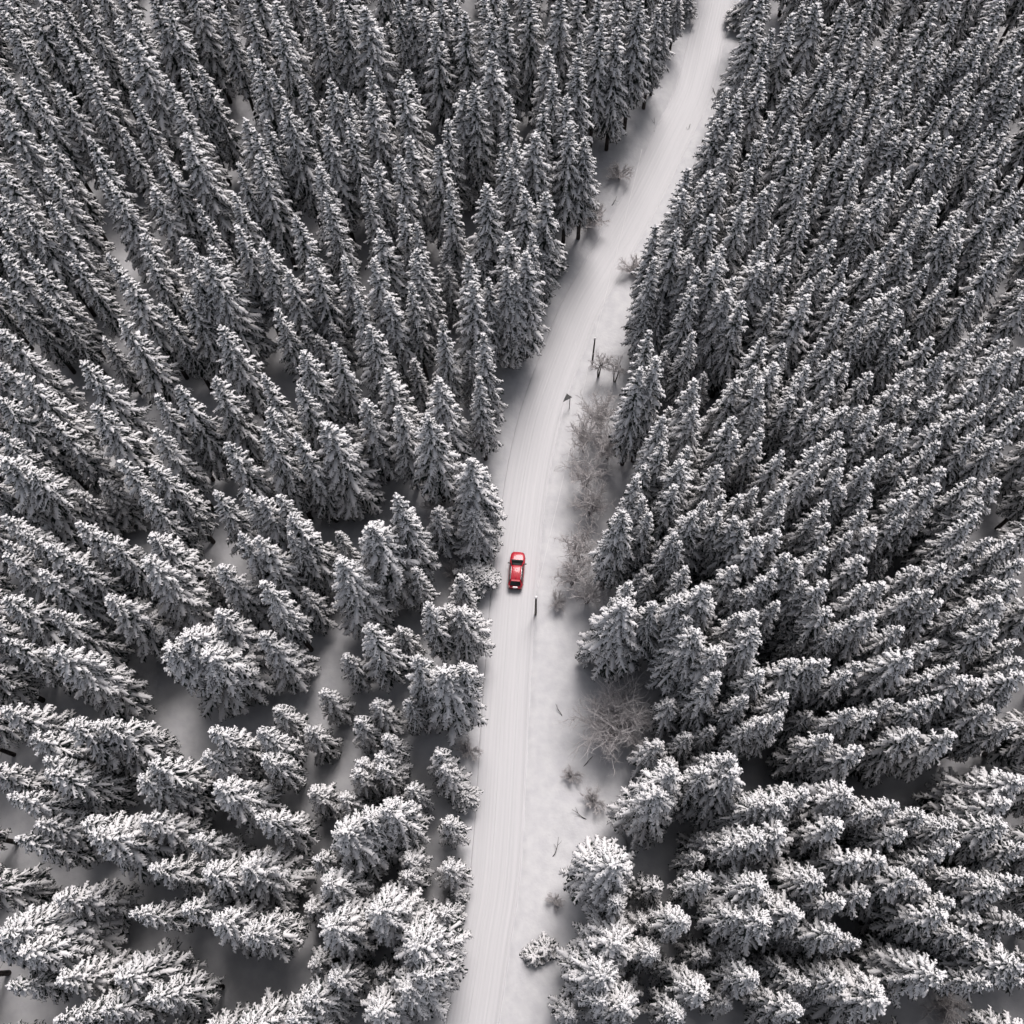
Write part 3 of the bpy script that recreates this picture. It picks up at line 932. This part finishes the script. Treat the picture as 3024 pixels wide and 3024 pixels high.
def pole(px, py, height, r, mat, label, tilt=(0.0, 0.0)):
    x, y = unproject(px, py, height)
    z = float(ground_z(np.array([x]), np.array([y]))[0])
    o = empty('utility_pole', (x, y, z), 0)
    tag(o, label, 'pole', 'wooden poles along the right verge')
    mb = MB()
    mb.tube([[0, 0, -0.6], [tilt[0] * .5, tilt[1] * .5, height / 2], [tilt[0], tilt[1], height - z]], [r * 1.15, r, r * 0.85], 10)
    link('post', mb.mesh('post', [M[mat]]), o)
    mb = MB()
    v, q = dome(r * 1.5, r * 1.5, r * 1.5, height - z, 3, 0.2, -0.1)
    mb.add(v + np.array([tilt[0], tilt[1], 0]), q)
    c = link('snow_cap', mb.mesh('snow_cap', [M['snow']]), o)
    mb = MB()
    mb.tube([[tilt[0] - 0.02, tilt[1] + r, height - z - 0.35], [tilt[0], tilt[1] + r + 0.12, height - z - 0.32], [tilt[0], tilt[1] + r + 0.14, height - z - 0.2]], 0.03, 6)
    link('insulator', mb.mesh('insulator', [M['black']]), o)
    POLE_TOPS.append((x + tilt[0], y + tilt[1] + r + 0.14, height - 0.2))


pole(1583, 1764, 6.5, 0.13, 'wood', 'weathered grey pole with snow cap just below and right of the red car')
pole(1757, 999, 6.5, 0.11, 'dark_wood', 'dark snow-capped pole on the verge right of the road bend')
pole(1925, 330, 6.8, 0.11, 'dark_wood', 'dark pole at the left edge of the road near the top') if False else None

# snow-crusted line sagging between the poles and on up the road
a, b_ = np.array(POLE_TOPS[0]), np.array(POLE_TOPS[1])
c_ = np.array([*unproject(1896, 440, 5.6), 5.6])
mb = MB()
for p0, p1 in ((a, b_), (b_, c_)):
    q = np.linspace(0, 1, 25)[:, None]
    pts = p0 * (1 - q) + p1 * q
    pts[:, 2] -= 3.6 * (q * (1 - q))[:, 0]
    mb.tube(pts, 0.022, 5)
wire = link('overhead_wire', mb.mesh('overhead_wire', [M['snow']]))
tag(wire, 'thin snow-crusted overhead line sagging between the poles along the road', 'wire')

# small triangular road sign seen from behind, on its thin post
sx, sy = unproject(1681, 1207, 0.2)
sz0 = float(ground_z(np.array([sx]), np.array([sy]))[0])
sign = empty('road_sign', (sx, sy, sz0), R(28))
tag(sign, 'small grey triangular road sign on a thin post, right edge of the bend', 'road sign')
mb = MB(); mb.tube([[0, 0, -0.4], [0, 0, 2.6]], 0.05, 8); link('post', mb.mesh('sign_post', [M['black']]), sign)
mb = MB()
tri = np.array([[-0.62, 0.07, 1.75], [0.62, 0.07, 1.75], [0.0, 0.07, 2.85]])
back = tri + np.array([0, 0.03, 0])
mb.add(np.vstack([tri, back]), [[0, 1, 4, 3], [1, 2, 5, 4], [2, 0, 3, 5]], [[0, 2, 1], [3, 4, 5]])
o = link('sign_plate', mb.mesh('sign_plate', [M['sign_grey']], False), sign)
o.rotation_euler = (R(-14), 0, 0)
mb = MB()
mb.tube(np.vstack([tri, tri[:1]]) + np.array([0, 0.015, 0]), 0.05, 5)
o = link('sign_rim', mb.mesh('sign_rim', [M['sign_grey']]), sign)
o.rotation_euler = (R(-14), 0, 0)

# stray twigs sticking out of the snow
for k, (px, py, rz, L, lab) in enumerate([
    (1806, 608, 0.9, 1.5, 'short dark stick poking from snow at the left edge of the upper road'),
    (1932, 385, 1.5, 2.2, 'thin upright stick at the left edge of the road near the top'),
    (2032, 395, 1.1, 2.0, 'thin leaning stick on the right edge of the road near the top'),
    (2113, 285, 1.6, 2.6, 'thin bare sapling stick at the upper right road edge'),
    (1660, 2115, 2.1, 1.6, 'bent dark twig in the snow left of the great round bare tree'),
    (1722, 2265, 0.6, 1.7, 'dark curved twig in the snow under the great round bare tree'),
    (1732, 2420, 2.9, 2.0, 'curved dark twig in the snow up and left of the boulder'),
    (1632, 2530, 0.95, 2.4, 'half-buried straight branch on the right verge left of the boulder'),
]):
    x, y = unproject(px, py, 0.2)
    z = float(ground_z(np.array([x]), np.array([y]))[0])
    rr = np.random.default_rng(70 + k)
    d = np.array([math.cos(rz), math.sin(rz), 0.28])
    p = grow(rr, (0, 0, -0.05), norm(d), L, 5, 0.14, 0.0)
    mb = MB(); mb.tube(p, np.linspace(0.05, 0.018, 6), 5)
    for j in (2, 3):
        mb.tube(grow(rr, p[j], norm(d + rr.normal(0, 0.6, 3)), L * 0.35, 3, 0.2, 0.02), [0.022, 0.018, 0.014, 0.01], 4)
    o = link('stick', mb.mesh('stick', [M['dark_wood']]))
    o.location = (x, y, z)
    tag(o, lab, 'stick', 'sticks poking out of the snow')

# ------------------------------------------------------------------ the red car
cx0, cy0 = unproject(1526, 1684, 0.5)
fx, fy = unproject(1530, 1624, 0.8)
bx_, by_ = unproject(1521, 1728, 0.8)
heading = math.atan2(fy - by_, fx - bx_) - math.pi / 2
print('car', cx0, cy0, 'len', math.dist((fx, fy), (bx_, by_)), 'heading', math.degrees(heading))
car = empty('red_car', (cx0, cy0, -0.03), heading)
tag(car, 'red estate car with silver roof rails driving up the snowy road', 'car')


def loft(rings, close=True):
    A = np.array(rings)
    n, m, _ = A.shape
    q = []
    for i in range(n - 1):
        for j in range(m - 1):
            q.append([i * m + j, (i + 1) * m + j, (i + 1) * m + j + 1, i * m + j + 1])
    return A.reshape(-1, 3), q


# body shell, y forward: station y, half width, shoulder height, lower edge
ST = [(2.28, 0.40, 0.70, 0.36), (2.24, 0.62, 0.78, 0.30), (2.10, 0.77, 0.86, 0.26), (1.85, 0.86, 0.93, 0.25), (1.45, 0.905, 0.99, 0.25), (0.95, 0.92, 1.04, 0.25), (0.3, 0.925, 1.06, 0.25),
      (-0.6, 0.925, 1.07, 0.25), (-1.4, 0.92, 1.08, 0.26), (-1.9, 0.89, 1.08, 0.28), (-2.2, 0.84, 1.05, 0.32), (-2.33, 0.76, 0.98, 0.38), (-2.36, 0.62, 0.86, 0.42)]
rings = []
for y, w, zt, zb in ST:
    half = [(0.0, zt + 0.02), (0.5 * w, zt + 0.012), (0.80 * w, zt - 0.01), (0.93 * w, zt - 0.06), (0.985 * w, zt - 0.16), (w, 0.62 * zt + 0.05), (0.99 * w, zb + 0.15), (0.94 * w, zb)]
    ring = [(-x, y, z) for x, z in reversed(half[1:])] + [(x, y, z) for x, z in half]
    rings.append(ring)
mb = MB()
v, q = loft(rings)
m_ = len(rings[0])
tcap = [[0, j, j + 1] for j in range(1, m_ - 1)] + [[(len(rings) - 1) * m_, (len(rings) - 1) * m_ + j + 1, (len(rings) - 1) * m_ + j] for j in range(1, m_ - 1)]
mb.add(v, q, tcap)
body = link('body', mb.mesh('car_body', [M['paint']]), car)


def panel(name, corners, thick, mat, parent, n=4, bulge=0.0, inward=None):
    """A slightly curved four-cornered panel with real thickness (corners counter-clockwise seen from outside)."""
    c = np.array(corners, float)
    nrm = norm(np.cross(c[1] - c[0], c[3] - c[0]))
    g = np.linspace(0, 1, n + 1)
    out = []
    for b_ in g:
        for a_ in g:
            p = (c[0] * (1 - a_) + c[1] * a_) * (1 - b_) + (c[3] * (1 - a_) + c[2] * a_) * b_
            out.append(p + nrm * bulge * math.sin(math.pi * a_) * math.sin(math.pi * b_))
    out = np.array(out)
    k = n + 1
    f = [[j * k + i, j * k + i + 1, (j + 1) * k + i + 1, (j + 1) * k + i] for j in range(n) for i in range(n)]
    off = len(out)
    allv = np.vstack([out, out - nrm * thick])
    f2 = [[off + a_ for a_ in reversed(r_)] for r_ in f]
    ed = [i for i in range(k)] + [j * k + n for j in range(1, k)] + [n * k + i for i in range(n - 1, -1, -1)] + [j * k for j in range(n - 1, 0, -1)]
    f3 = [[ed[(i + 1) % len(ed)], ed[i], ed[i] + off, ed[(i + 1) % len(ed)] + off] for i in range(len(ed))]
    mb = MB(); mb.add(allv, f + f2 + f3)
    return link(name, mb.mesh(name, [M[mat]], False), parent)


ZB, ZR = 1.06, 1.60
# pillars and cabin frame in body colour, glass panels proud of it
rb = [(0.82, 0.98), (0.82, -2.08)]
frame_rings = []
for y, w, z in ((1.02, 0.74, 1.03), (0.22, 0.63, ZR - 0.03), (-0.6, 0.64, ZR), (-1.62, 0.61, ZR - 0.04), (-2.16, 0.72, 1.05)):
    zl = 1.0
    wl = 0.84 if -2 < y < 0.9 else 0.76
    half = [(0, z + 0.015), (0.55 * w, z + 0.01), (0.9 * w, z - 0.02), (w, z - 0.07 * (z > 1.2)), (wl, zl)]
    frame_rings.append([(-x, y, zz_) for x, zz_ in reversed(half[1:])] + [(x, y, zz_) for x, zz_ in half])
mb = MB(); mb.add(*loft(frame_rings)); link('cabin', mb.mesh('car_cabin', [M['paint']]), car)
panel('windscreen', [(-0.70, 0.97, 1.09), (0.70, 0.97, 1.09), (0.585, 0.27, 1.585), (-0.585, 0.27, 1.585)], 0.03, 'glass', car, 5, 0.03).location = (0, 0.02, 0.03)
panel('cowl', [(-0.74, 1.14, 1.055), (0.74, 1.14, 1.055), (0.72, 0.98, 1.10), (-0.72, 0.98, 1.10)], 0.03, 'black', car, 3, 0.01).location = (0, 0.0, 0.025)
panel('rear_window', [(0.66, -2.12, 1.13), (-0.66, -2.12, 1.13), (-0.56, -1.68, 1.56), (0.56, -1.68, 1.56)], 0.03, 'glass', car, 5, 0.03).location = (0, -0.02, 0.03)
for sgn in (-1, 1):
    for y0, y1, yt0, yt1 in ((0.78, -0.05, 0.22, -0.08), (-0.12, -0.95, -0.14, -0.95), (-1.03, -1.85, -1.03, -1.55)):
        cs = [(sgn * 0.835, y0, 1.10), (sgn * 0.835, y1, 1.10), (sgn * 0.665, yt1, 1.515), (sgn * 0.665, yt0, 1.515)]
        if sgn > 0:
            cs = [cs[1], cs[0], cs[3], cs[2]]
        o = panel('side_window', cs, 0.02, 'glass', car, 2, 0.01)
        o.location = (sgn * 0.022, 0, 0.01)
    mb = MB(); mb.tube([(sgn * 0.60, 0.08, 1.60), (sgn * 0.615, 0.0, 1.665), (sgn * 0.615, -0.7, 1.675), (sgn * 0.60, -1.45, 1.655), (sgn * 0.59, -1.53, 1.59)], 0.034, 8)
    link('roof_rail', mb.mesh('roof_rail', [M['chrome']]), car)
    mb = MB(); mb.box((sgn * 1.02, 0.66, 1.12), (0.22, 0.12, 0.15), 0.85); mi = link('mirror', mb.mesh('mirror', [M['black']], False), car)
    mb = MB(); mb.box((sgn * 0.90, 0.68, 1.06), (0.12, 0.07, 0.06)); link('mirror_arm', mb.mesh('mirror_arm', [M['black']], False), mi)
    panel('headlight', [(sgn * 0.60, 2.24, 0.72), (sgn * 0.84, 1.98, 0.74), (sgn * 0.80, 1.92, 0.87), (sgn * 0.57, 2.17, 0.84)][::sgn], 0.05, 'lamp_clear', car, 2, 0.01).location = (0, 0.02, 0.01)
    panel('tail_light', [(sgn * 0.87, -2.13, 0.80), (sgn * 0.70, -2.37, 0.80), (sgn * 0.66, -2.33, 1.02), (sgn * 0.84, -2.12, 1.04)][::-sgn], 0.05, 'lamp_red', car, 2, 0.01).location = (0, -0.02, 0.02)
    for y in (1.42, -1.42):
        mb = MB()
        a_ = np.linspace(0, 2 * np.pi, 25)[:-1]
        prof_ = [(-0.11, 0.22), (-0.11, 0.31), (-0.085, 0.345), (0.085, 0.345), (0.11, 0.31), (0.11, 0.22)]
        V = np.array([[(xo, r_ * math.cos(t_), 0.345 + r_ * math.sin(t_)) for t_ in a_] for xo, r_ in prof_])
        mb.add(V.reshape(-1, 3), grid_faces(1, 6, 24))
        wh = empty('wheel'); wh.parent = car; wh.location = (sgn * 0.80, y, 0)
        link('tyre', mb.mesh('tyre', [M['rubber']]), wh)
        mb = MB()
        mb.tube([(-0.09, 0, 0.345), (0.09, 0, 0.345)], 0.215, 20)
        for s5 in range(5):
            t_ = s5 * 2 * math.pi / 5
            mb.box((sgn * 0.10, 0.11 * math.cos(t_), 0.345 + 0.11 * math.sin(t_)), (0.03, 0.05, 0.05))
        link('rim', mb.mesh('rim', [M['chrome']]), wh)
for k in range(5):                                     # pressed ribs of the roof
    xx = -0.4 + 0.2 * k
    mb = MB(); mb.box((xx, -0.72, ZR + 0.012), (0.05, 1.45, 0.02), 0.7); link('roof_rib', mb.mesh('roof_rib', [M['paint']], False), car)
mb = MB(); mb.box((0.0, -1.42, ZR + 0.045), (0.06, 0.2, 0.09), 0.45); link('antenna_fin', mb.mesh('antenna_fin', [M['black']], False), car)
mb = MB(); mb.box((0, -1.66, ZR - 0.005), (1.12, 0.2, 0.05), 0.9); link('roof_spoiler', mb.mesh('roof_spoiler', [M['paint']], False), car)
mb = MB(); mb.box((0, -2.30, 1.045), (0.62, 0.05, 0.05), 0.9); link('tailgate_trim', mb.mesh('tailgate_trim', [M['chrome']], False), car)
mb = MB(); mb.box((0, -2.395, 0.80), (0.52, 0.025, 0.12)); link('number_plate', mb.mesh('number_plate', [M['plate']], False), car)
mb = MB(); mb.box((0, -2.33, 0.50), (1.45, 0.14, 0.2), 0.92); link('rear_bumper', mb.mesh('rear_bumper', [M['black']], False), car)
mb = MB(); mb.box((0, 2.25, 0.5), (1.15, 0.12, 0.2), 0.92); link('front_grille', mb.mesh('front_grille', [M['black']], False), car)
for sgn in (-1, 1):
    mb = MB(); mb.tube([(sgn * 0.1, 1.02, 1.12), (sgn * 0.1 - 0.45, 0.90, 1.19)], 0.012, 4); link('wiper', mb.mesh('wiper', [M['black']]), car)
